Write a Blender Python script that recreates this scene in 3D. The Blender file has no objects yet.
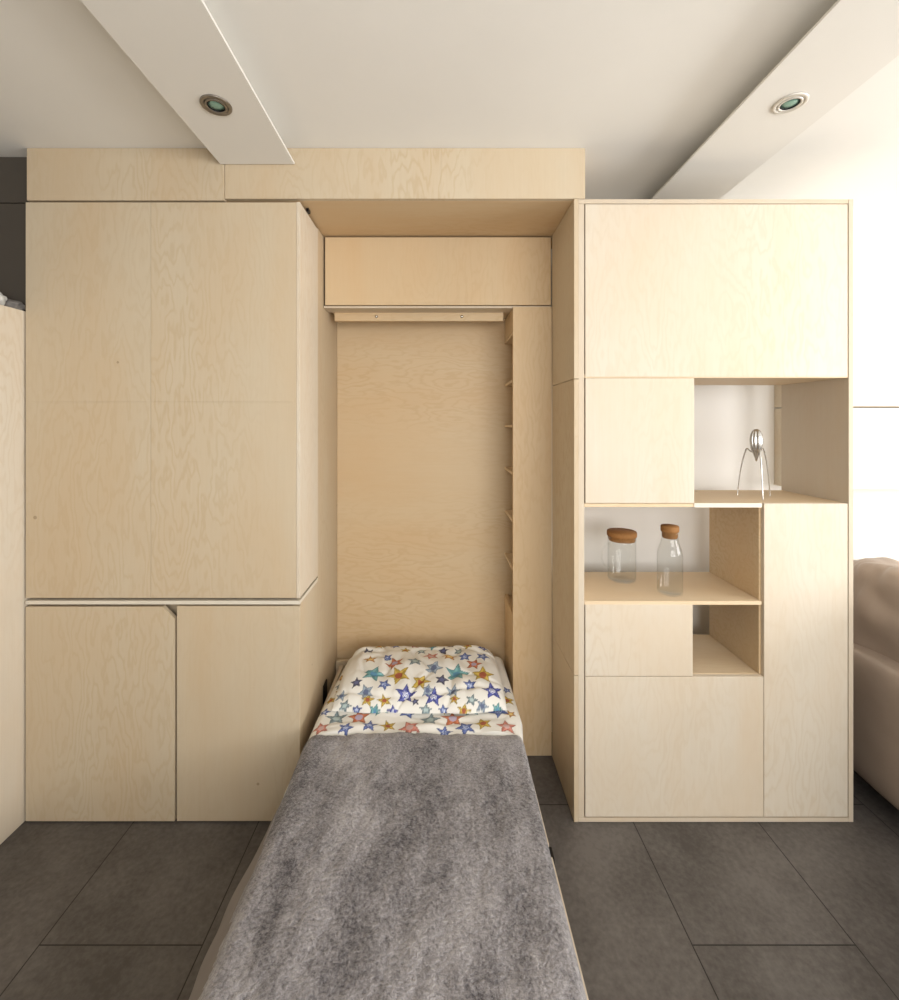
import bpy, bmesh, math, random
from mathutils import Vector, Matrix, noise
random.seed(7)
S = bpy.context.scene
C = S.collection

# ------------------------------------------------------------------ camera
cd = bpy.data.cameras.new('camera'); cam = bpy.data.objects.new('camera', cd); C.objects.link(cam)
cam.location = (0, -1.71, 1.54); cam.rotation_euler = (math.pi/2, 0, 0)
cd.sensor_fit = 'HORIZONTAL'; cd.sensor_width = 36; cd.lens = 445/899*36
cd.shift_x = 8.5/899; cd.shift_y = -78/899; cd.clip_start = .02
S.camera = cam
# ------------------------------------------------------------------ light
S.view_settings.view_transform = 'Standard'; S.view_settings.look = 'None'
S.view_settings.gamma = 1; S.view_settings.use_curve_mapping = False
S.view_settings.exposure = 0.0
w = bpy.data.worlds.new('sky'); S.world = w; w.use_nodes = True
w.node_tree.nodes['Background'].inputs[0].default_value = (.80, .90, 1, 1)
w.node_tree.nodes['Background'].inputs[1].default_value = .8
def area(name, loc, rot, sx, sy, power, col):
    l = bpy.data.lights.new(name, 'AREA'); l.shape = 'RECTANGLE'; l.size = sx; l.size_y = sy
    l.energy = power; l.color = col
    o = bpy.data.objects.new(name, l); C.objects.link(o); o.location = loc; o.rotation_euler = rot
    return o
WR = 3.9       # right wall x
WF = -3.4      # wall behind the camera
# daylight outside the big side window and outside the window behind the camera
area('daylight_side', (WR+.22, -1.35, 1.52), (0, math.radians(87), 0), 1.25, 2.1, 126, (1, .985, .965))
area('daylight_rear', (1.25, WF-.22, 1.55), (math.radians(110), 0, 0), 2.9, 1.5, 100, (1, .98, .96))

# ------------------------------------------------------------------ materials
def mat(name, col, rough=.6, **kw):
    m = bpy.data.materials.new(name); m.use_nodes = True
    b = m.node_tree.nodes['Principled BSDF']
    b.inputs['Base Color'].default_value = (*col, 1); b.inputs['Roughness'].default_value = rough
    for k, v in kw.items(): b.inputs[k.replace('_', ' ')].default_value = v
    return m
def nd(m, t, **kw):
    n = m.node_tree.nodes.new(t)
    for k, v in kw.items(): setattr(n, k, v)
    return n
def lk(m, a, b): m.node_tree.links.new(a, b)
def mth(m, op, a, b=None, c=None):
    n = nd(m, 'ShaderNodeMath', operation=op)
    for i, v in enumerate((a, b, c)):
        if v is None: continue
        if isinstance(v, (int, float)): n.inputs[i].default_value = v
        else: lk(m, v, n.inputs[i])
    return n.outputs[0]
def mixc(m, fac, a, b, mode='MIX'):
    n = nd(m, 'ShaderNodeMix', data_type='RGBA', blend_type=mode)
    for idx, v in ((0, fac), (6, a), (7, b)):
        if isinstance(v, (int, float)): n.inputs[idx].default_value = v
        elif isinstance(v, tuple): n.inputs[idx].default_value = (*v, 1)
        else: lk(m, v, n.inputs[idx])
    return n.outputs[2]
def noi(m, vec, scale, detail=3, rough=.5):
    n = nd(m, 'ShaderNodeTexNoise'); n.inputs['Scale'].default_value = scale
    n.inputs['Detail'].default_value = detail; n.inputs['Roughness'].default_value = rough
    if vec is not None: lk(m, vec, n.inputs['Vector'])
    return n.outputs['Fac']
def bump(m, h, s, d=.001):
    n = nd(m, 'ShaderNodeBump'); n.inputs['Strength'].default_value = s; n.inputs['Distance'].default_value = d
    lk(m, h, n.inputs['Height']); lk(m, n.outputs[0], m.node_tree.nodes['Principled BSDF'].inputs['Normal'])

def wood(name, col, axis='z', fig=1.0, rough=.5, rings=9.0):
    """birch plywood: pale, with flame-shaped rotary-cut figure along the grain axis"""
    m = mat(name, col, rough); b = m.node_tree.nodes['Principled BSDF']
    b.inputs['Specular IOR Level'].default_value = .3
    tc = nd(m, 'ShaderNodeTexCoord'); oi = nd(m, 'ShaderNodeObjectInfo')
    mp = nd(m, 'ShaderNodeMapping'); lk(m, tc.outputs['Object'], mp.inputs['Vector'])
    off = nd(m, 'ShaderNodeCombineXYZ'); r = mth(m, 'MULTIPLY', oi.outputs['Random'], 37.0)
    for i in range(3): lk(m, r, off.inputs[i])
    lk(m, off.outputs[0], mp.inputs['Location'])
    sc = {'z': (1, 1, .28), 'x': (.28, 1, 1), 'y': (1, .28, 1)}[axis]
    mp.inputs['Scale'].default_value = sc
    low = noi(m, mp.outputs[0], 3.0, 5.0, .54)
    ring = mth(m, 'SINE', mth(m, 'MULTIPLY', low, rings*6.283*3.2))
    ring = mth(m, 'POWER', mth(m, 'MULTIPLY_ADD', ring, .5, .5), 3.0)
    rm = nd(m, 'ShaderNodeMapRange'); lk(m, noi(m, mp.outputs[0], 1.7, 2, .5), rm.inputs[0]); rm.inputs[1].default_value = .34; rm.inputs[2].default_value = .66
    ring = mth(m, 'MULTIPLY', ring, rm.outputs[0])
    mp2 = nd(m, 'ShaderNodeMapping'); lk(m, mp.outputs[0], mp2.inputs['Vector'])
    mp2.inputs['Scale'].default_value = tuple(1 if s == 1 else .12 for s in sc)
    fine = noi(m, mp2.outputs[0], 150, 3, .6)
    patch = noi(m, mp.outputs[0], 4.0, 4, .55)
    a = mixc(m, mth(m, 'MULTIPLY', ring, .50*fig), col, tuple(c*k for c, k in zip(col, (.80, .70, .56))))
    a = mixc(m, mth(m, 'MULTIPLY', fine, .34), a, tuple(c*k for c, k in zip(col, (.82, .74, .62))))
    pr = nd(m, 'ShaderNodeMapRange'); lk(m, patch, pr.inputs[0]); pr.inputs[1].default_value = .38; pr.inputs[2].default_value = .68
    a = mixc(m, mth(m, 'MULTIPLY', pr.outputs[0], .45), a, tuple(c*k for c, k in zip(col, (.94, .80, .64))))
    # pin knots
    vo = nd(m, 'ShaderNodeTexVoronoi'); vo.inputs['Scale'].default_value = 3.1
    mp3 = nd(m, 'ShaderNodeMapping'); lk(m, tc.outputs['Object'], mp3.inputs['Vector']); lk(m, off.outputs[0], mp3.inputs['Location'])
    lk(m, mp3.outputs[0], vo.inputs['Vector'])
    k = mth(m, 'MULTIPLY', mth(m, 'LESS_THAN', vo.outputs['Distance'], .022), .45)
    a = mixc(m, k, a, (.16, .09, .04))
    lk(m, a, b.inputs['Base Color'])
    bump(m, fine, .12, .0006)
    return m
BIRCH = (.60, .51, .378)
M_v = wood('birch_vertical', BIRCH, 'z')
M_pale_lit = wood('birch_pale_and_lit', (.685, .62, .52), 'z', .7)  # paler wood at far left; on shelf cabinet doors, light's whitening painted in
M_h = wood('birch_horizontal', (.66, .51, .325), 'x', 1.1)
M_warm = wood('birch_warm', (.66, .51, .325), 'z', 1.25)
M_sh = wood('birch_shelf', (.74, .60, .42), 'x', .6)
M_edge = wood('ply_edge', (.62, .545, .44), 'z', .25)
M_overexp = wood('birch_overexposed_horizontal', (.80, .74, .63), 'x', .45)  # near-white birch: overexposure from the window light is put into the colour
M_white = mat('counter_edge', (.72, .66, .55), .5)
M_dark = mat('shadow_gap_dark', (.03, .022, .016), .9)
M_black = mat('black_metal', (.01, .01, .012), .4, Metallic=.6)

def plaster(name, col, v=.04):
    m = mat(name, col, .9); tc = nd(m, 'ShaderNodeTexCoord')
    n = noi(m, tc.outputs['Object'], 2.3, 4, .55); b = m.node_tree.nodes['Principled BSDF']
    lk(m, mixc(m, n, tuple(c*(1-v) for c in col), tuple(min(1, c*(1+v)) for c in col)), b.inputs['Base Color'])
    bump(m, noi(m, tc.outputs['Object'], 260, 2), .15, .0008)
    return m
M_ceil = plaster('ceiling_paint', (.86, .845, .80))
M_wall = plaster('wall_paint', (.80, .775, .73))
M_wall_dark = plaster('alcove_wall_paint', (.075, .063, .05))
M_panel = plaster('ceiling_panel_paint', (.80, .78, .73), .015)

def floor_mat():
    m = mat('stone_tiles', (.1, .09, .08), .42); b = m.node_tree.nodes['Principled BSDF']
    tc = nd(m, 'ShaderNodeTexCoord'); sp = nd(m, 'ShaderNodeSeparateXYZ'); lk(m, tc.outputs['Object'], sp.inputs[0])
    W, L = .4807, .962
    fx = mth(m, 'DIVIDE', mth(m, 'ADD', sp.outputs[0], 1.183+10*W), W)
    col = mth(m, 'FLOOR', fx); par = mth(m, 'MODULO', col, 2.0)
    fy = mth(m, 'ADD', mth(m, 'DIVIDE', mth(m, 'ADD', sp.outputs[1], .40+10*L), L), mth(m, 'MULTIPLY', par, .5))
    row = mth(m, 'FLOOR', fy)
    dx = mth(m, 'MULTIPLY', mth(m, 'PINGPONG', mth(m, 'SUBTRACT', fx, col), .5), W)
    dy = mth(m, 'MULTIPLY', mth(m, 'PINGPONG', mth(m, 'SUBTRACT', fy, row), .5), L)
    d = mth(m, 'MINIMUM', dx, dy)
    g = mth(m, 'LESS_THAN', d, .0019)
    wn = nd(m, 'ShaderNodeTexWhiteNoise', noise_dimensions='2D'); cv = nd(m, 'ShaderNodeCombineXYZ')
    lk(m, col, cv.inputs[0]); lk(m, row, cv.inputs[1]); lk(m, cv.outputs[0], wn.inputs['Vector'])
    n1 = noi(m, tc.outputs['Object'], 2.6, 6, .62); n2 = noi(m, tc.outputs['Object'], 55, 4, .6)
    t = mth(m, 'ADD', mth(m, 'MULTIPLY', n1, .65), mth(m, 'MULTIPLY', n2, .35))
    mr = nd(m, 'ShaderNodeMapRange'); lk(m, t, mr.inputs[0]); mr.inputs[1].default_value = .40; mr.inputs[2].default_value = .62
    a = mixc(m, mr.outputs[0], (.064, .056, .051), (.138, .125, .116))
    v = mth(m, 'MULTIPLY_ADD', wn.outputs['Value'], .16, .92)
    hs = nd(m, 'ShaderNodeVectorMath', operation='SCALE'); lk(m, a, hs.inputs[0]); lk(m, v, hs.inputs['Scale'])
    a = mixc(m, g, hs.outputs[0], (.012, .010, .009))
    lk(m, a, b.inputs['Base Color'])
    r = mth(m, 'MULTIPLY_ADD', n1, .25, .36); lk(m, r, b.inputs['Roughness'])
    h = mth(m, 'SUBTRACT', mth(m, 'MULTIPLY', n2, .25), g); bump(m, h, .5, .001)
    return m
M_floor = floor_mat()
M_glass = bpy.data.materials.new('clear_glass'); M_glass.use_nodes = True
_nt = M_glass.node_tree; _nt.nodes.remove(_nt.nodes['Principled BSDF'])
_t = _nt.nodes.new('ShaderNodeBsdfTransparent'); _t.inputs[0].default_value = (.975, .98, .978, 1)
_g = _nt.nodes.new('ShaderNodeBsdfGlossy'); _g.inputs['Roughness'].default_value = .03
_l = _nt.nodes.new('ShaderNodeLayerWeight'); _l.inputs[0].default_value = .5
_f = _nt.nodes.new('ShaderNodeMapRange'); _f.inputs[1].default_value = .55; _f.inputs[2].default_value = 1; _f.inputs[3].default_value = .025; _f.inputs[4].default_value = .30
_nt.links.new(_l.outputs['Facing'], _f.inputs[0])
_m = _nt.nodes.new('ShaderNodeMixShader'); _nt.links.new(_f.outputs[0], _m.inputs[0]); _nt.links.new(_t.outputs[0], _m.inputs[1]); _nt.links.new(_g.outputs[0], _m.inputs[2])
_nt.links.new(_m.outputs[0], _nt.nodes['Material Output'].inputs[0])
M_win = mat('window_glass', (1, 1, 1), .0, Transmission_Weight=1.0, IOR=1.0)
M_cork = mat('cork', (.40, .19, .055), .8)
_tc = nd(M_cork, 'ShaderNodeTexCoord')
lk(M_cork, mixc(M_cork, noi(M_cork, _tc.outputs['Object'], 190, 3, .7), (.44, .21, .06), (.15, .06, .015)), M_cork.node_tree.nodes['Principled BSDF'].inputs['Base Color'])
M_steel = mat('polished_aluminium', (.62, .61, .59), .2, Metallic=1.0)
M_nickel = mat('brushed_nickel', (.27, .24, .20), .38, Metallic=.85)
M_nickel_pale = mat('pale_metal_trim', (.66, .63, .57), .4, Metallic=.35)
M_lens = mat('lamp_lens', (.30, .52, .44), .06, Transmission_Weight=.35, Metallic=.2)
M_blue = mat('blue_sheet', (.035, .075, .22), .85)
M_whitecloth = mat('white_cloth', (.80, .79, .76), .9)
M_grey = mat('grey_bundle', (.20, .185, .17), .8)
M_pgrey = mat('pale_bundle', (.62, .61, .57), .7)

def leather():
    m = mat('beige_leather', (.42, .29, .225), .42); tc = nd(m, 'ShaderNodeTexCoord')
    n = noi(m, tc.outputs['Object'], 7, 4, .6); b = m.node_tree.nodes['Principled BSDF']
    lk(m, mixc(m, n, (.29, .228, .182), (.39, .312, .255)), b.inputs['Base Color'])
    bump(m, noi(m, tc.outputs['Object'], 380, 2), .25, .0008); return m
M_leather = leather()
def fleece():
    m = mat('grey_fleece', (.3, .28, .29), .95); b = m.node_tree.nodes['Principled BSDF']
    b.inputs['Sheen Weight'].default_value = .35; b.inputs['Sheen Roughness'].default_value = .4
    tc = nd(m, 'ShaderNodeTexCoord'); mp = nd(m, 'ShaderNodeMapping'); lk(m, tc.outputs['Object'], mp.inputs[0])
    mp.inputs['Scale'].default_value = (1, .55, 1); mp.inputs['Rotation'].default_value = (0, 0, .25)
    n1 = noi(m, mp.outputs[0], 6.5, 5, .62); n2 = noi(m, mp.outputs[0], 38, 4, .65); n3 = noi(m, tc.outputs['Object'], 125, 3, .75)
    t = mth(m, 'ADD', mth(m, 'ADD', mth(m, 'MULTIPLY', n1, .44), mth(m, 'MULTIPLY', n2, .18)), mth(m, 'MULTIPLY', n3, .42))
    mr = nd(m, 'ShaderNodeMapRange'); lk(m, t, mr.inputs[0]); mr.inputs[1].default_value = .41; mr.inputs[2].default_value = .63
    lk(m, mixc(m, mr.outputs[0], (.052, .045, .050), (.42, .40, .412)), b.inputs['Base Color'])
    bump(m, mth(m, 'ADD', n3, mth(m, 'MULTIPLY', n2, .8)), 1.0, .007); return m
M_fleece = fleece()
def starcloth():
    m = mat('star_cotton', (.8, .79, .75), .88); b = m.node_tree.nodes['Principled BSDF']
    at = nd(m, 'ShaderNodeAttribute', attribute_name='print'); lk(m, at.outputs['Color'], b.inputs['Base Color'])
    tc = nd(m, 'ShaderNodeTexCoord'); bump(m, noi(m, tc.outputs['Object'], 300, 2), .2, .0005); return m
M_star = starcloth()

# ------------------------------------------------------------------ mesh helpers
def box(bm, x0, x1, y0, y1, z0, z1, bev=.0008):
    vs = [bm.verts.new(p) for p in ((x0,y0,z0),(x1,y0,z0),(x1,y1,z0),(x0,y1,z0),(x0,y0,z1),(x1,y0,z1),(x1,y1,z1),(x0,y1,z1))]
    fs = [bm.faces.new([vs[i] for i in f]) for f in ((3,2,1,0),(4,5,6,7),(0,1,5,4),(1,2,6,5),(2,3,7,6),(3,0,4,7))]
    if bev:
        es = {e for f in fs for e in f.edges}
        bmesh.ops.bevel(bm, geom=list(es), offset=bev, segments=1, affect='EDGES')
def prism(bm, poly, y0, y1):
    a = [bm.verts.new((x, y0, z)) for x, z in poly]; b = [bm.verts.new((x, y1, z)) for x, z in poly]
    bm.faces.new(a); bm.faces.new(b[::-1]); n = len(poly)
    for i in range(n): bm.faces.new((a[i], b[i], b[(i+1) % n], a[(i+1) % n]))
    bmesh.ops.recalc_face_normals(bm, faces=bm.faces[:])
def lathe(bm, prof, cx=0, cy=0, n=48, close=False):
    rings = []
    for r, z in prof:
        if r < 1e-6: rings.append([bm.verts.new((cx, cy, z))])
        else: rings.append([bm.verts.new((cx+r*math.cos(2*math.pi*i/n), cy+r*math.sin(2*math.pi*i/n), z)) for i in range(n)])
    pairs = list(zip(rings, rings[1:])) + ([(rings[-1], rings[0])] if close else [])
    for a, b in pairs:
        for i in range(n):
            j = (i+1) % n
            if len(a) == 1 and len(b) == 1: continue
            if len(a) == 1: bm.faces.new((a[0], b[j], b[i]))
            elif len(b) == 1: bm.faces.new((a[i], a[j], b[0]))
            else: bm.faces.new((a[i], a[j], b[j], b[i]))
    bmesh.ops.recalc_face_normals(bm, faces=bm.faces[:])
def tube(bm, pts, rads, n=12):
    rings = []; pts = [Vector(p) for p in pts]; up = None
    for i, p in enumerate(pts):
        d = (pts[min(i+1, len(pts)-1)]-pts[max(i-1, 0)]).normalized()
        if up is None: up = d.orthogonal().normalized()
        u = (up-d*up.dot(d)).normalized(); up = u; v = d.cross(u)
        r = rads[i] if isinstance(rads, (list, tuple)) else rads
        rings.append([bm.verts.new(p+u*r*math.cos(2*math.pi*k/n)+v*r*math.sin(2*math.pi*k/n)) for k in range(n)])
    for a, b in zip(rings, rings[1:]):
        for k in range(n): bm.faces.new((a[k], a[(k+1) % n], b[(k+1) % n], b[k]))
    bm.faces.new(rings[0][::-1]); bm.faces.new(rings[-1])
    bmesh.ops.recalc_face_normals(bm, faces=bm.faces[:])
def obj(name, bm, m, parent=None, smooth=False):
    me = bpy.data.meshes.new(name)
    if parent is not None:
        off = Vector(parent.location); q = parent.parent
        while q is not None: off = off + Vector(q.location); q = q.parent
        bmesh.ops.translate(bm, verts=bm.verts[:], vec=-off)
    bm.to_mesh(me); bm.free()
    o = bpy.data.objects.new(name, me); C.objects.link(o); me.materials.append(m)
    if smooth:
        for p in me.polygons: p.use_smooth = True
    if parent is not None: o.parent = parent
    return o
def B(*boxes, bev=.0008):
    bm = bmesh.new()
    for b in boxes: box(bm, *b, bev=bev)
    return bm
def thing(name, label, cat, loc=(0, 0, 0), group=None):
    o = bpy.data.objects.new(name, None); C.objects.link(o); o.location = loc
    o.empty_display_size = .05; o['label'] = label; o['category'] = cat
    if group: o['group'] = group
    return o
def tag(o, label, cat, group=None):
    o['label'] = label; o['category'] = cat
    if group: o['group'] = group
    return o
def struct(name, bm, m, parent=None):
    o = obj(name, bm, m, parent); o['kind'] = 'structure'; return o

# ------------------------------------------------------------------ the room
ZC = 2.594; WL = -2.6; YB = .50
struct('floor', B((WL-.15, WR+.15, WF-.15, .80, -.10, 0), bev=0), M_floor)
struct('ceiling', B((WL-.15, WR+.15, WF-.15, .80, ZC, ZC+.12), bev=0), M_ceil)
struct('wall_back', B((-.562, WR+.15, .64, .80, 0, ZC), (.51, WR+.15, YB, .64, 0, ZC), bev=0), M_wall)
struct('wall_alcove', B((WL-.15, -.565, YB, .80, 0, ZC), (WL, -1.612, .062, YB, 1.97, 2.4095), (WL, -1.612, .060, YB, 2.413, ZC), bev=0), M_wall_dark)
struct('wall_left', B((WL-.15, WL, WF-.15, YB, 0, ZC), bev=0), M_wall)
# right wall with its window opening
wy0, wy1, wz0, wz1 = -2.5, -.15, .86, 2.18
struct('wall_right', B((WR, WR+.15, WF-.15, wy0, 0, ZC), (WR, WR+.15, wy1, YB, 0, ZC), (WR, WR+.15, wy0, wy1, 0, wz0), (WR, WR+.15, wy0, wy1, wz1, ZC), bev=0), M_wall)
vx0, vx1, vz0, vz1 = -.25, 2.75, .90, 2.40
struct('wall_front', B((WL, vx0, WF-.15, WF, 0, ZC), (vx1, WR, WF-.15, WF, 0, ZC), (vx0, vx1, WF-.15, WF, 0, vz0), (vx0, vx1, WF-.15, WF, vz1, ZC), bev=0), M_wall)
fr = []
for y in (wy0, wy0+.783-.02, wy0+1.567-.02, wy1-.045): fr.append((WR+.06, WR+.10, y, y+.045, wz0, wz1))
fr += [(WR+.06, WR+.10, wy0, wy1, wz0, wz0+.05), (WR+.06, WR+.10, wy0, wy1, wz1-.05, wz1)]
struct('window_1', B(*fr), mat('window_frame_paint', (.8, .8, .78), .4))
fr = []
for x in (vx0, (vx0+vx1)/2-.02, vx1-.045): fr.append((x, x+.045, WF-.10, WF-.06, vz0, vz1))
fr += [(vx0, vx1, WF-.10, WF-.06, vz0, vz0+.05), (vx0, vx1, WF-.10, WF-.06, vz1-.05, vz1)]
struct('window_2', B(*fr), bpy.data.materials['window_frame_paint'])
# two thin boards floating a hand's width under the ceiling, on narrower battens
ZP = 2.528
struct('trim_1', B((-.846, -.561, WF, -.004, ZP, ZP+.008), (-.78, -.63, WF, -.05, ZP+.008, ZC), bev=.001), M_panel)
struct('trim_2', B((.936, 1.234, WF, YB, ZP, ZP+.008), (1.01, 1.16, WF, YB, ZP+.008, ZC), bev=.001), M_panel)

def downlight(x, y, label, m_ring):
    t = thing('recessed_downlight', label, 'ceiling light', (x, y, ZP), 'recessed spotlights')
    bm = bmesh.new(); lathe(bm, [(.046, ZP), (.046, ZP-.003), (.043, ZP-.005), (.036, ZP-.0052), (.0355, ZP-.0035), (.034, ZP-.0035), (.0335, ZP)], x, y, close=True)
    obj('trim_ring', bm, m_ring, t, True)
    bm = bmesh.new(); lathe(bm, [(.0335, ZP-.002), (.032, ZP-.006), (.027, ZP-.006), (.0255, ZP-.002), (.0255, ZP+.004), (.0335, ZP+.004)], x, y, close=True)
    obj('swivel_ring', bm, m_ring, t, True)
    bm = bmesh.new(); lathe(bm, [(0, ZP+.004), (.012, ZP+.0035), (.0245, ZP+.001), (.0245, ZP-.001), (.010, ZP-.004), (0, ZP-.0045)], x, y)
    obj('lens', bm, M_lens, t, True)
    bm = bmesh.new(); lathe(bm, [(.0255, ZP-.0015), (.0255, ZP-.0045), (.0235, ZP-.0045), (.0235, ZP-.0015)], x, y, close=True)
    obj('clip_ring', bm, M_black, t, True)
    return t
downlight(-.701, -.323, 'round brushed metal spotlight in the left ceiling board', M_nickel)
downlight(1.081, -.332, 'round pale metal spotlight in the right ceiling board', M_nickel_pale)

# ------------------------------------------------------------------ plywood bulkhead across the top
t = thing('bulkhead_cabinet', 'long birch plywood bulkhead box against the ceiling above the left cupboards and bed niche', 'cabinet', (-.5, 0, 2.398))
obj('carcass', B((-1.590, .552, .019, YB-.002, 2.3985, ZC-.001)), M_h, t)
obj('front_panel', B((-1.592, -.8325, 0, .018, 2.392, ZC-.001)), M_v, t)
obj('front_panel', B((-.8305, .0, 0, .018, 2.3985, ZC-.001), (-.0, .554, 0, .018, 2.3985, ZC-.001)), M_v, t)
obj('catch', B((-.541, -.531, .075, .10, 2.385, 2.3985)), M_black, t)

# ------------------------------------------------------------------ left wall cupboard
t = thing('wall_cupboard', 'tall birch plywood upper cupboard with two flat doors left of the bed niche', 'cupboard', (-1.07, 0, .862))
obj('carcass', B((-1.594, -.546, .0195, .498, .862, 2.382)), M_v, t)
obj('door', B((-1.596, -1.1155, 0, .018, .864, 1.6167), (-1.596, -1.1155, 0, .018, 1.6170, 2.384), bev=.0004), M_v, t)
obj('door', B((-1.1145, -.556, 0, .018, .864, 1.6167), (-1.1145, -.556, 0, .018, 1.6170, 2.384), bev=.0004), M_v, t)
obj('end_panel', B((-.5555, -.542, 0, .249, .864, 2.386)), M_pale_lit, t)
# base cupboard with counter lip
t = thing('base_cupboard', 'low birch plywood base cupboard with a notched left door under the upper cupboard', 'cupboard', (-1.07, 0, 0))
obj('carcass', B((-1.597, -.565, .055, .498, .0, .83), (-1.597, -1.57, .019, .055, .0, .83), (-1.57, -.565, .019, .055, .0, .03)), M_v, t)
obj('end_panel', B((-.562, -.543, .0185, .2505, .0, .8385)), M_v, t)
obj('counter_edge', B((-1.597, -.542, -.001, .2495, .839, .853), (-1.592, -.5445, .2495, .498, .839, .853)), M_white, t)
bm = bmesh.new(); prism(bm, [(-1.596, .006), (-1.0235, .006), (-1.0235, .782), (-1.070, .830), (-1.596, .830)], 0, .018)
obj('door', bm, M_v, t)
obj('door', B((-1.015, -.543, 0, .018, .006, .832)), M_v, t)

# ------------------------------------------------------------------ bed niche surround
t = thing('bed_niche', 'birch plywood lining of the fold-down bed niche with wavy-grained back panel', 'niche lining', (-.1, .61, 0))
obj('side_panel', B((-.561, -.543, .251, .62, .0, 2.395)), M_v, t)
obj('back_panel', B((-.542, .51, .612, .63, .0, 2.395)), M_h, t)
r = obj('top_rail', B((-.512, .300, .430, .452, 2.026, 2.070)), M_h, t)
for x in (-.311, .100):
    bm = bmesh.new(); lathe(bm, [(0, .006), (.005, .005), (.0075, .002), (.008, 0), (0, 0)], n=20)
    bmesh.ops.rotate(bm, verts=bm.verts[:], matrix=Matrix.Rotation(math.pi/2, 3, 'X')); bmesh.ops.translate(bm, verts=bm.verts[:], vec=(x, .430, 2.047))
    obj('bolt', bm, M_steel, r, True)
t = thing('overhead_locker', 'wide birch plywood overhead locker set back above the bed niche', 'locker', (-.01, .34, 2.075))
obj('carcass', B((-.536, .504, .3595, .608, 2.076, 2.393)), M_v, t)
obj('door', B((-.534, .5065, .340, .358, 2.079, 2.391)), M_warm, t)
obj('underside_board', B((-.541, .331, .344, .430, 2.066, 2.0755), (.331, .505, .344, .430, 2.0705, 2.0755)), M_edge, t)

# ------------------------------------------------------------------ narrow shelf column right of the niche
t = thing('shelf_column', 'narrow birch plywood shelf column right of the bed niche, open towards the bed', 'shelf unit', (.42, .34, 0))
obj('front_panel', B((.332, .5105, .340, .358, .002, 2.070)), M_warm, t)
obj('inner_panel', B((.489, .5065, .3585, .611, .002, 2.070)), M_warm, t)
obj('low_side_panel', B((.332, .350, .3585, .611, .002, .642)), M_warm, t)
obj('upper_side_panel', B((.332, .350, .3585, .611, 1.962, 2.070)), M_warm, t)
for z in (.858, 1.084, 1.305, 1.526, 1.738, 1.958):
    obj('shelf', B((.332, .488, .3585, .611, z-.012, z)), M_sh, t)
obj('bottom_board', B((.351, .488, .3585, .611, .62, .632)), M_sh, t)

# ------------------------------------------------------------------ right cabinet with open shelves
D = .339
t = thing('shelf_cabinet', 'large free-standing birch plywood cabinet with open display shelves, right of the bed', 'cabinet', (1.05, 0, 0))
for a, b in ((.002, .5645), (.5665, 1.7045), (1.7065, 2.397)):
    obj('side_panel', B((.5115, .5285, 0, D, a, b)), M_v, t)
obj('frame', B((.529, .551, .0015, D, .018, 2.3795), (.529, 1.5665, .0005, D, 2.380, 2.3965), (.529, 1.5665, .0005, D, .002, .0175)), M_edge, t)
obj('side_panel', B((1.567, 1.585, 0, D, .002, 2.397)), M_edge, t)
obj('inner_shelf', B((.552, 1.5665, .003, D, 1.710, 1.724)), M_sh, t)                 # above opening A
obj('inner_shelf', B((.552, 1.2345, .003, D, 1.2125, 1.2265), (1.2345, 1.5665, .019, D, 1.2125, 1.2265)), M_sh, t)
obj('inner_shelf', B((.552, 1.2345, .003, D, .836, .850)), M_sh, t)
obj('inner_shelf', B((.552, 1.2345, .019, D, .548, .562)), M_sh, t)
obj('divider', B((1.235, 1.249, .019, D, .548, 1.212)), M_h, t)
obj('back_board', B((.552, 1.5665, D-.008, D-.001, 1.725, 2.379)), M_h, t)
obj('back_board', B((.552, 1.5665, D-.008, D-.001, .018, .547)), M_h, t)
obj('back_board', B((1.250, 1.5665, D-.008, D-.001, .548, 1.212)), M_h, t)
obj('door', B((.555, 1.564, .001, .018, 1.714, 2.3775)), M_pale_lit, t)
obj('door', B((.555, .973, -.0005, .0175, 1.2285, 1.7085)), M_pale_lit, t)
obj('edge_strip', B((.973, 1.2345, .0, .0028, 1.211, 1.228)), M_white, t)
obj('door', B((.555, .968, .001, .018, .563, .838)), M_pale_lit, t)
obj('door', B((1.2425, 1.564, .001, .018, .022, 1.2265)), M_pale_lit, t)
obj('door', B((.555, 1.2405, .001, .018, .022, .5605)), M_pale_lit, t)

# cupboard whose side fills the left edge of the picture
t = thing('tall_cupboard', 'pale birch plywood cupboard side at the far left, shorter than the wall cupboard', 'cupboard', (-1.9, -.5, 0))
obj('carcass', B((-2.25, -1.6165, -1.3, .055, .0, 1.960)), M_v, t)
obj('side_panel', B((-1.616, -1.603, -1.3, .055, .002, 1.967)), M_pale_lit, t)
def blob(cx, cy, cz, sx, sy, sz, seed, amp):
    bm = bmesh.new(); bmesh.ops.create_uvsphere(bm, u_segments=40, v_segments=24, radius=1)
    for v in bm.verts:
        p = v.co.copy(); n = noise.noise(p*1.7+Vector((seed, 0, 0)))+.5*noise.noise(p*4+Vector((0, seed, 0)))
        p *= 1+amp*n; v.co = Vector((cx+p.x*sx, cy+p.y*sy, cz+max(p.z, -.75)*sz))
    return bm
tag(obj('cloth_bundle', blob(-1.715, .018, 1.988, .095, .036, .028, 3, .35), M_grey, None, True), 'dark grey folded cloth lying on top of the cupboard at the far left', 'cloth')
tag(obj('paper_bag', blob(-1.688, -.045, 1.999, .052, .036, .036, 8, .25), M_pgrey, None, True), 'pale crumpled bag on top of the cupboard at the far left', 'bag')

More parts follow.
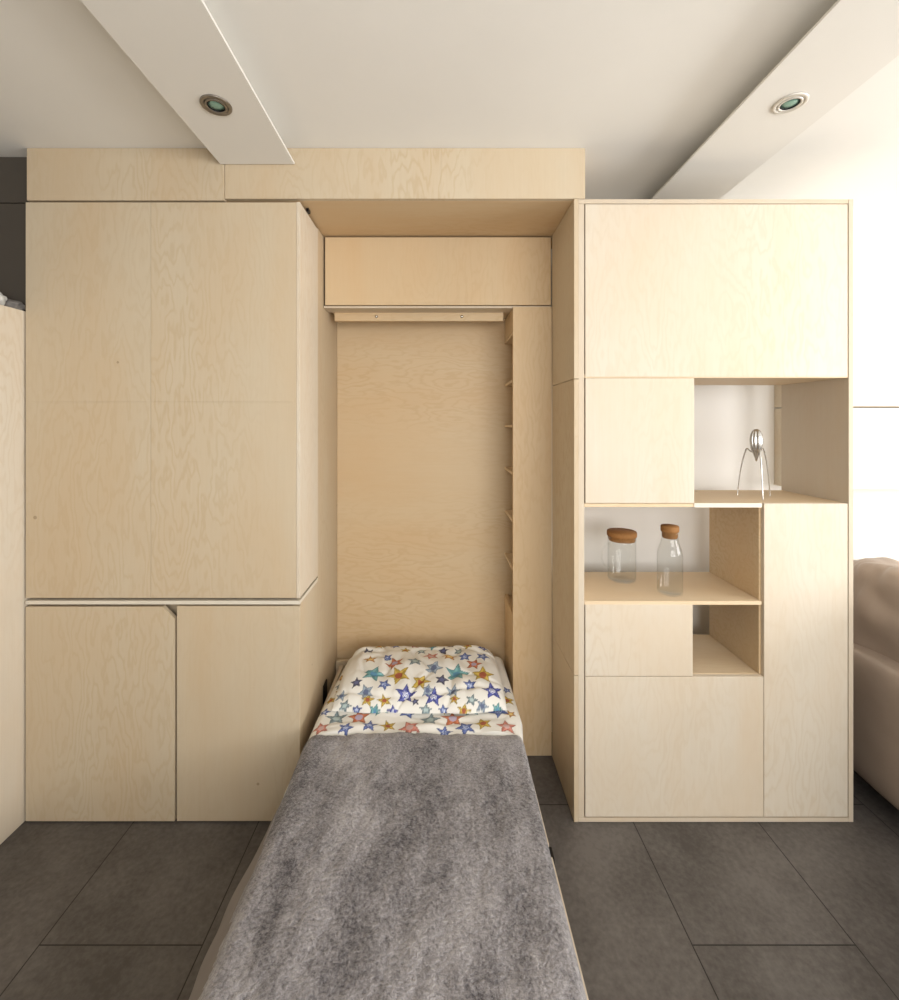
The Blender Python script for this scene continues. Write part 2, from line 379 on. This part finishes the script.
# wood wall panels beyond the cabinet on the right
t = thing('wall_panel', 'overexposed wooden wall panel right of the shelf cabinet, upper of the two, above the thin dark line', 'wall panel', (2.4, .47, 1.62))
obj('board', B((1.654, WR-.01, .355, YB-.001, 1.612, 2.03)), M_overexp, t)
t = thing('wall_panel', 'overexposed wooden wall panel above the sofa, lower of the two, below the thin dark line', 'wall panel', (2.4, .47, 1.225))
obj('board', B((1.654, WR-.01, .355, YB-.001, 1.228, 1.606)), M_overexp, t)

# ------------------------------------------------------------------ sofa
def cushion(x0, x1, y0, y1, z0, z1, seed, e=.42, wr=.006, lean=0.0, n=64):
    bm = bmesh.new(); bmesh.ops.create_uvsphere(bm, u_segments=n, v_segments=n//2, radius=1)
    c = Vector(((x0+x1)/2, (y0+y1)/2, (z0+z1)/2)); s = Vector(((x1-x0)/2, (y1-y0)/2, (z1-z0)/2))
    for v in bm.verts:
        p = v.co.copy(); q = Vector([math.copysign(abs(a)**e, a) for a in p])
        m = max(abs(q.x), abs(q.y), abs(q.z), 1e-6)
        k = (abs(q.x)**5+abs(q.y)**5+abs(q.z)**5)**(1/5); q = q/k
        w_ = Vector((q.x*s.x, q.y*s.y, q.z*s.z))
        d = noise.noise(w_*9+Vector((seed, 0, 0)))+.6*abs(noise.noise(Vector((w_.x*12, w_.y*22, w_.z*6))+Vector((0, seed, 0))))
        w_ += q.normalized()*d*wr
        w_.x += lean*(w_.z)
        v.co = c+w_
    return bm
t = thing('sofa', 'beige-pink leather sofa with loose back cushions, right of the shelf cabinet', 'sofa', (2.1, -.35, 0))
obj('base', cushion(1.70, 2.70, -1.30, .425, .07, .40, 1, .3, .003), M_leather, t, True)
obj('backrest', cushion(1.690, 1.90, -1.31, .425, .07, .600, 2, .3, .003), M_leather, t, True)
obj('back_cushion', cushion(1.79, 2.07, -.42, .415, .38, .925, 3, .55, .026, .06, 120), M_leather, t, True)
obj('back_cushion', cushion(1.79, 2.07, -1.29, -.44, .38, .925, 9, .55, .026, .06), M_leather, t, True)
obj('seat_cushion', cushion(1.95, 2.72, -.42, .415, .36, .50, 5, .4, .006), M_leather, t, True)
obj('seat_cushion', cushion(1.95, 2.72, -1.29, -.44, .36, .50, 6, .4, .006), M_leather, t, True)
for x in (1.78, 2.60):
    for y in (-1.2, .32): obj('foot', B((x, x+.05, y, y+.05, 0, .09)), M_black, t)

# ------------------------------------------------------------------ fold-down bed
t = thing('fold_down_bed', 'narrow fold-down plywood bed lowered out of the niche', 'bed', (-.1, 0, 0))
obj('headboard', B((-.538, .318, .565, .584, .06, .318)), M_v, t)
obj('side_rail', B((.292, .309, -.437, .560, .12, .333)), M_edge, t)
obj('side_rail', B((.292, .309, -1.40, -.475, .12, .333)), M_edge, t)
obj('side_rail', B((-.515, -.498, -1.40, .560, .12, .300)), M_edge, t)
obj('foot_rail', B((-.515, .309, -1.42, -1.402, .12, .333)), M_edge, t)
obj('slat_base', B((-.497, .291, -1.40, .560, .125, .155)), M_h, t)
obj('hinge_bracket', B((.292, .316, -.474, -.438, .235, .326)), M_black, t)
obj('pivot_plate', B((-.541, -.5355, .33, .385, .20, .33)), M_black, t)
for x in (-.49, .25): obj('leg', B((x, x+.035, -1.36, -1.325, 0, .125)), M_black, t)
for x in (-.53, .26): obj('plinth', B((x, x+.045, .47, .56, 0, .12)), M_h, t)
bmm = cushion(-.495, .288, -1.39, .56, .156, .342, 4, .25, .001)
obj('mattress', bmm, M_blue, t, True)

PAL = {'o': ((.72, .36, .07), (.78, .60, .25)), 'b': ((.10, .16, .46), (.55, .62, .80)), 'r': ((.62, .17, .05), (.45, .38, .50)),
       'g': ((.25, .34, .37), (.45, .55, .55)), 'c': ((.72, .25, .18), (.60, .42, .40)), 'n': ((.06, .06, .13), (.12, .13, .25)),
       'y': ((.66, .46, .05), (.35, .10, .05)), 't': ((.16, .42, .44), (.10, .22, .45)), 's': ((.35, .44, .55), (.12, .15, .25)), 'k': ((.06, .08, .42), (.75, .78, .85))}
PSTAR = [(-0.321,0.313,0.0312,'o'),(-0.247,0.327,0.0276,'b'),(-0.206,0.278,0.0404,'r'),(-0.115,0.278,0.0367,'g'),(-0.045,0.335,0.0353,'c'),(0.039,0.325,0.0338,'o'),(0.109,0.332,0.0314,'b'),(0.147,0.274,0.0367,'r'),(0.191,0.337,0.0315,'b'),(-0.348,0.395,0.0282,'n'),(-0.093,0.391,0.0257,'g'),(0.011,0.399,0.0252,'n'),(-0.168,0.391,0.0251,'y'),(0.086,0.391,0.0257,'g'),(-0.29,0.204,0.0495,'t'),(-0.181,0.193,0.0492,'y'),(-0.032,0.242,0.0397,'s'),(0.068,0.214,0.0498,'t'),(0.179,0.197,0.047,'y'),(-0.084,0.155,0.0402,'y'),(0.003,0.164,0.0289,'n'),(-0.353,0.147,0.0252,'n'),(-0.236,0.136,0.0273,'b'),(0.121,0.14,0.0273,'b'),(-0.307,0.104,0.0335,'s'),(-0.144,0.097,0.0423,'k'),(-0.055,0.109,0.0269,'s'),(0.05,0.112,0.0314,'s'),(0.21,0.107,0.0403,'k'),(-0.03,0.081,0.0397,'k'),(-0.407,0.096,0.0267,'s'),(-0.295,0.065,0.0286,'y'),(-0.227,0.064,0.0287,'y'),(0.054,0.067,0.0221,'y'),(-0.104,0.058,0.0176,'n'),(0.123,0.061,0.0243,'g'),(-.385,.045,.026,'g'),(-.335,.028,.02,'b'),(-.262,.022,.026,'t'),(-.19,.020,.024,'k'),(-.06,.025,.026,'g'),(.01,.028,.022,'b'),(.09,.020,.027,'y'),(.165,.040,.026,'s'),(.225,.035,.024,'t'),(-.30,.445,.026,'y'),(-.22,.44,.024,'b'),(-.13,.45,.026,'r'),(-.04,.445,.026,'t'),(.05,.45,.024,'n'),(.13,.445,.026,'y'),(.20,.43,.026,'k')]
DSTAR = [(-0.41,0.035,0.0408,'g'),(-0.321,0.032,0.0429,'r'),(-0.272,-0.02,0.0312,'b'),(-0.202,-0.02,0.0312,'y'),(-0.117,-0.037,0.0412,'c'),(-0.043,0.018,0.0404,'g'),(0.046,0.025,0.0449,'r'),(0.092,-0.033,0.0362,'b'),(0.161,-0.01,0.0346,'y'),(0.248,-0.024,0.0374,'c'),(-0.358,-0.041,0.0288,'b'),(-0.453,-0.03,0.0331,'c'),(0.013,-0.054,0.0286,'b'),(-0.24,0.072,0.0373,'t'),(-0.132,0.065,0.0372,'b'),(0.123,0.084,0.0376,'t'),(0.231,0.077,0.0418,'b'),(0.275,0.143,0.032,'y'),(-0.442,0.248,0.0265,'g'),(-0.431,0.202,0.0236,'y'),(-0.459,0.144,0.0251,'y'),(0.019,0.077,0.022,'y'),(-0.465,0.069,0.0219,'b'),(0.276,0.054,0.0217,'o'),(.285,.22,.022,'b'),(-.45,.32,.025,'o')]
GROW = 1.13
def print_colour(x, y, stars):
    base = (.80, .785, .735)
    for sx, sy, r, c in stars:
        r *= GROW; dx, dy = x-sx, y-sy; d = math.hypot(dx, dy)
        if d > r: continue
        rot = (sx*37+sy*71) % 1.0*.9-.45
        a = (math.atan2(dy, dx)-math.pi/2+rot) % (2*math.pi/5)
        a = min(a, 2*math.pi/5-a)                       # 0 at a point, pi/5 in a notch
        R, q = r, r*.45
        # line from the tip (R,0) to the notch
        nx, ny = q*math.cos(math.pi/5), q*math.sin(math.pi/5)
        px, py = d*math.cos(a), d*math.sin(a)
        s = (px-R)*(ny)-(py)*(nx-R)
        if s > 0: continue
        main, cen = PAL[c]; main = tuple(v*.78 for v in main)
        k = .85+.3*noise.noise(Vector((x*90, y*90, sx)))
        if d < r*.30:
            if c in 'ktb' and (d/r*11+math.atan2(dy, dx)/(2*math.pi)) % 1 < .45: return main
            return cen
        if s > -.0022*r*.9: return tuple(v*.6 for v in main)
        # paler wedge down one half of every ray, like a folded paper star
        ang = (math.atan2(dy, dx)-math.pi/2+rot) % (2*math.pi/5)
        if ang < math.pi/5: return tuple(min(1, v*1.25*k+.07) for v in main)
        return tuple(min(1, v*k+.02) for v in main)
    return base
def sheet(name, nx, ny, fn, m, colour=None, parent=None, thick=.0):
    """fn(u, v) -> (point, (print x, print y))"""
    vs, pr = [], []
    for j in range(ny):
        for i in range(nx):
            p, q = fn(i/(nx-1), j/(ny-1)); vs.append(p); pr.append(q)
    fs = [(j*nx+i, j*nx+i+1, (j+1)*nx+i+1, (j+1)*nx+i) for j in range(ny-1) for i in range(nx-1)]
    me = bpy.data.meshes.new(name); me.from_pydata(vs, [], fs)
    if colour:
        at = me.color_attributes.new('print', 'FLOAT_COLOR', 'POINT')
        for k, q in enumerate(pr): at.data[k].color = (*colour(*q), 1)
    for p in me.polygons: p.use_smooth = True
    me.materials.append(m); o = bpy.data.objects.new(name, me); C.objects.link(o)
    if thick:
        s = o.modifiers.new('thickness', 'SOLIDIFY'); s.thickness = thick; s.offset = -1
    return o
def N(x, y, s, k=0): return noise.noise(Vector((x*s, y*s, k)))

# pillow
PX0, PX1, PY0, PY1 = -.445, .272, .05, .495
def pil_xy(u, v):
    bu, bv = 2*u-1, 2*v-1
    wx = 1-.02*(bv**2)-.035*(bv+1)/2
    x = (PX0+PX1)/2+bu*(PX1-PX0)/2*wx
    y = (PY0+PY1)/2+bv*(PY1-PY0)/2*(1-.035*bu**2)+.016*N(x, 0, 6, 4)*(1 if bv < 0 else .5)*abs(bv)
    return x, y, bu, bv
def pil_top(u, v):
    x, y, bu, bv = pil_xy(u, v)
    e = max(0, (1-abs(bu)**14)*(1-abs(bv)**(5 if bv < 0 else 9)))**.55
    g = .72+.28*max(0, 1-bv*bv)
    z = .388+.074*e*g*(1+.10*bv)
    z += e*(.010*N(x, y*.7, 8, 2)+.006*N(x*2.2, y, 13, 5)+.009*abs(N(x, y, 10, 9))-.010*math.exp(-(N(x+y*.3, y, 5, 31)/.05)**2))
    z -= .012*math.exp(-((y-.11-.02*math.sin(x*9))/.012)**2)*e*.6
    return Vector((x, y, z)), (x, y-(1-e)*.035*(1 if bv < 0 else -1))
def pil_bot(u, v):
    x, y, bu, bv = pil_xy(u, v)
    e = max(0, (1-abs(bu)**6)*(1-abs(bv)**6))**.5
    return Vector((x, y, .388-.003*e)), (x+.01, y+.3)
o = sheet('pillow', 280, 170, pil_top, M_star, lambda x, y: print_colour(x, y, PSTAR))
o2 = sheet('pillow_under', 60, 40, pil_bot, M_star, lambda x, y: (.8, .785, .735))
bm = bmesh.new(); bm.from_mesh(o2.data); bmesh.ops.reverse_faces(bm, faces=bm.faces[:]); bm.from_mesh(o.data)
me = bpy.data.meshes.new('pillow'); bm.to_mesh(me); bm.free()
for p in me.polygons: p.use_smooth = True
me.materials.append(M_star); bpy.data.objects.remove(o2); o.data = me
tag(o, 'white pillow printed with coloured stars at the head of the bed', 'pillow')

# duvet
DX0, DX1, DY0, DY1 = -.494, .318, -.30, .545
def cross(x0, x1, rl, rr, hangl, hangr, s, top):
    """arc-length walk across the bed: right hang, rounded edge, flat top, rounded edge, left hang -> x, z"""
    al, ar = rl*math.pi/2, rr*math.pi/2; flat = (x1-rr)-(x0+rl)
    tot = hangl+al+flat+ar+hangr; d = s*tot
    if d < hangl: return x0, top-rl-(hangl-d), 1-d/hangl if hangl else 0
    d -= hangl
    if d < al: a = d/rl; return x0+rl-rl*math.cos(a), top-rl+rl*math.sin(a), 0
    d -= al
    if d < flat: return x0+rl+d, top, 0
    d -= flat
    if d < ar: a = d/rr; return x1-rr+rr*math.sin(a), top-rr+rr*math.cos(a), 0
    d -= ar
    return x1, top-rr-d, 0
def duv(u, v):
    y = DY0+v*(DY1-DY0)
    back = max(0, y-.05)/.5
    x0 = DX0+.03*back-.010*max(0, min(1, -y/.5)); x1 = DX1-.022*min(1, max(0, -y/.15+.2))-.01*back
    hl = .05+.012*N(y, 0, 6, 3)
    top = .381-.012*back
    x, z, h = cross(x0, x1, .035, .03, hl, .012, u, top)
    x -= h*.010
    yy = y
    flat = max(0, min(1, (x-x0-.02)/.06))*max(0, min(1, (x1-.02-x)/.05))
    if y > -.06:
        z += flat*(.010*N(x, y, 12, 1)+.006*N(x*.6, y*2.4, 14, 4)+.007*abs(N(x*.8, y*2, 9, 6)))
        z += flat*.009*math.exp(-((y+.035)/.03)**2)
    z -= .03*max(0, (y-.50)/.045)**2
    return Vector((x, yy, z)), (x-h*.05, y)
def duv_col(x, y): return print_colour(x, y, DSTAR) if y > -.13 else (.80, .785, .735)
o = sheet('duvet', 300, 330, duv, M_star, duv_col, thick=.012)
tag(o, 'white duvet with printed coloured stars spread over the bed under the grey blanket', 'duvet')

# blanket
def blk(u, v):
    y = -1.415+v*(1.415-.072)
    f = max(0, min(1, (-y-.02)/.55)); f = f*f*(3-2*f)
    x0 = -.496+.006*f; x1 = .300-.006*f
    hl = .012+.026*f+.022*N(y, 0, 5, 7)*f
    x, z, h = cross(x0, x1, .045, .028, hl, .004, u, .402)
    x -= h*(.004+.022*f)
    flat = max(0, min(1, (x+.50)/.10))*max(0, min(1, (x1-x)/.06))
    w1 = .012*N(x, y*.55, 5.5, 1)+.005*N(x*1.6, y*.7, 11, 4)
    w1 += .006*abs(N(x*1.4-y*.5, y*.4, 9, 8))
    z += flat*w1+.0015*N(x, y, 60, 3)
    yy = y
    if v > .97: z -= (v-.97)/.03*.012; 
    yy += .010*N(x, 0, 7, 3)*max(0, (v-.8)/.2)
    if v < .04: z -= (.04-v)/.04*.20; yy += 0
    return Vector((x, yy, z)), (x, y)
o = sheet('blanket', 240, 420, blk, M_fleece, thick=.008)
tag(o, 'fluffy grey fleece blanket covering the lower part of the bed', 'blanket')

def lin(u, v):
    y = -1.40+v*1.30; f = max(0, min(1, (-y-.05)/.5)); f = f*f*(3-2*f)
    hl = .045+.080*f+.016*N(y, 0, 6, 3)
    x, z, h = cross(-.494, .291, .040, .02, hl, .003, u, .3895)
    x -= h*(.008+.075*f)+h*.010*N(y, 3, 9, 1)
    return Vector((x, y, z)), (x, y)
M_lining = mat('taupe_lining', (.23, .205, .19), .75)
ln = sheet('lining', 120, 160, lin, M_lining); ln.parent = o; ln['label'] = 'smooth taupe lining edge'
# ------------------------------------------------------------------ things on the shelves
ZB = .850
t = thing('glass_jug', 'clear glass jug with side handle and cork lid on the middle shelf', 'jug', (.79, .235, ZB))
X, Y = .79, .235
bm = bmesh.new(); z = ZB+.0008
lathe(bm, [(0, z), (.050, z), (.056, z+.003), (.0585, z+.010), (.0585, z+.165), (.0595, z+.190), (.0575, z+.190), (.0565, z+.165), (.0565, z+.012), (.052, z+.006), (0, z+.005)], X, Y, 64)
obj('glass_body', bm, M_glass, t, True)
bm = bmesh.new(); pts = []
for k in range(19):
    a = math.pi*k/18; pts.append((X-.0585-.034*math.sin(a)**.8 if 0 < k < 18 else X-.0575, Y-.012, z+.110+.050*math.cos(a)))
tube(bm, pts, .0036, 12); obj('handle', bm, M_glass, t, True)
bm = bmesh.new(); lathe(bm, [(0, z+.172), (.054, z+.172), (.0562, z+.178), (.0562, z+.1905), (.0605, z+.192), (.0615, z+.196), (.0615, z+.209), (.0600, z+.213), (0, z+.2135)], X, Y, 64)
obj('cork_lid', bm, M_cork, t, True)
X, Y = .923, .085
t = thing('glass_carafe', 'tall clear glass carafe with cork stopper on the middle shelf, right of the jug', 'carafe', (X, Y, ZB))
bm = bmesh.new()
lathe(bm, [(0, z), (.040, z), (.0455, z+.003), (.0475, z+.012), (.0475, z+.150), (.0465, z+.165), (.041, z+.185), (.034, z+.205), (.0315, z+.220), (.0315, z+.240), (.0325, z+.248),
           (.0305, z+.248), (.0295, z+.240), (.0295, z+.220), (.032, z+.205), (.039, z+.185), (.0445, z+.165), (.0455, z+.150), (.0455, z+.014), (.040, z+.007), (0, z+.006)], X, Y, 64)
obj('glass_body', bm, M_glass, t, True)
bm = bmesh.new(); lathe(bm, [(0, z+.222), (.026, z+.222), (.0285, z+.226), (.0290, z+.246), (.0335, z+.2495), (.0340, z+.253), (.0340, z+.268), (.0325, z+.2715), (0, z+.272)], X, Y, 56)
obj('cork_stopper', bm, M_cork, t, True)
# citrus squeezer
X, Y, Z0 = 1.318, .150, 1.2265
t = thing('citrus_squeezer', 'polished metal citrus squeezer on three thin legs on the upper open shelf', 'citrus squeezer', (X, Y, Z0))
bm = bmesh.new(); prof = [(.0, .148), (.0035, .152), (.0065, .165), (.0125, .182), (.0190, .200), (.0232, .222), (.0240, .240), (.0215, .260), (.0150, .275), (.0070, .2825), (0, .2845)]
n = 72; rings = []
for r, zz in prof:
    if r == 0: rings.append([bm.verts.new((X, Y, Z0+zz))]); continue
    rr = [r*(1-.16*abs(math.sin(math.pi*k*9/n))**.6*(1 if zz > .16 else .3)) for k in range(n)] if False else [r*(1-.26*(1-abs(math.sin(9*math.pi*k/n)))) for k in range(n)]
    rings.append([bm.verts.new((X+rr[k]*math.cos(2*math.pi*k/n), Y+rr[k]*math.sin(2*math.pi*k/n), Z0+zz)) for k in range(n)])
for a, b in zip(rings, rings[1:]):
    for k in range(n):
        j = (k+1) % n
        if len(a) == 1: bm.faces.new((a[0], b[j], b[k]))
        elif len(b) == 1: bm.faces.new((a[k], a[j], b[0]))
        else: bm.faces.new((a[k], a[j], b[j], b[k]))
bmesh.ops.recalc_face_normals(bm, faces=bm.faces[:]); obj('squeezer_head', bm, M_steel, t, True)
for fx, fy in ((1.272, .200), (1.297, .083), (1.392, .172)):
    d = Vector((fx-X, fy-Y, 0)); L = d.length; d.normalize(); c = Vector((X, Y, Z0)); pts = []; rad = []
    for q, zz, r in ((.010, .186, .0035), (.020, .190, .0036), (.031, .198, .0034), (.0355, .2015, .0036), (.039, .198, .0038), (.045, .180, .0036), (.053, .150, .0034), (.0605, .110, .0031), (.066, .070, .0028), (.0705, .030, .0024), (.073, .004, .002), (.0735, .0015, .003), (.0735, .0002, .003)):
        pts.append(c+d*(q/.0735*L if q > .03 else q)+Vector((0, 0, zz))); rad.append(r*.78)
    bm = bmesh.new(); tube(bm, pts, rad, 12); obj('leg', bm, M_steel, t, True)
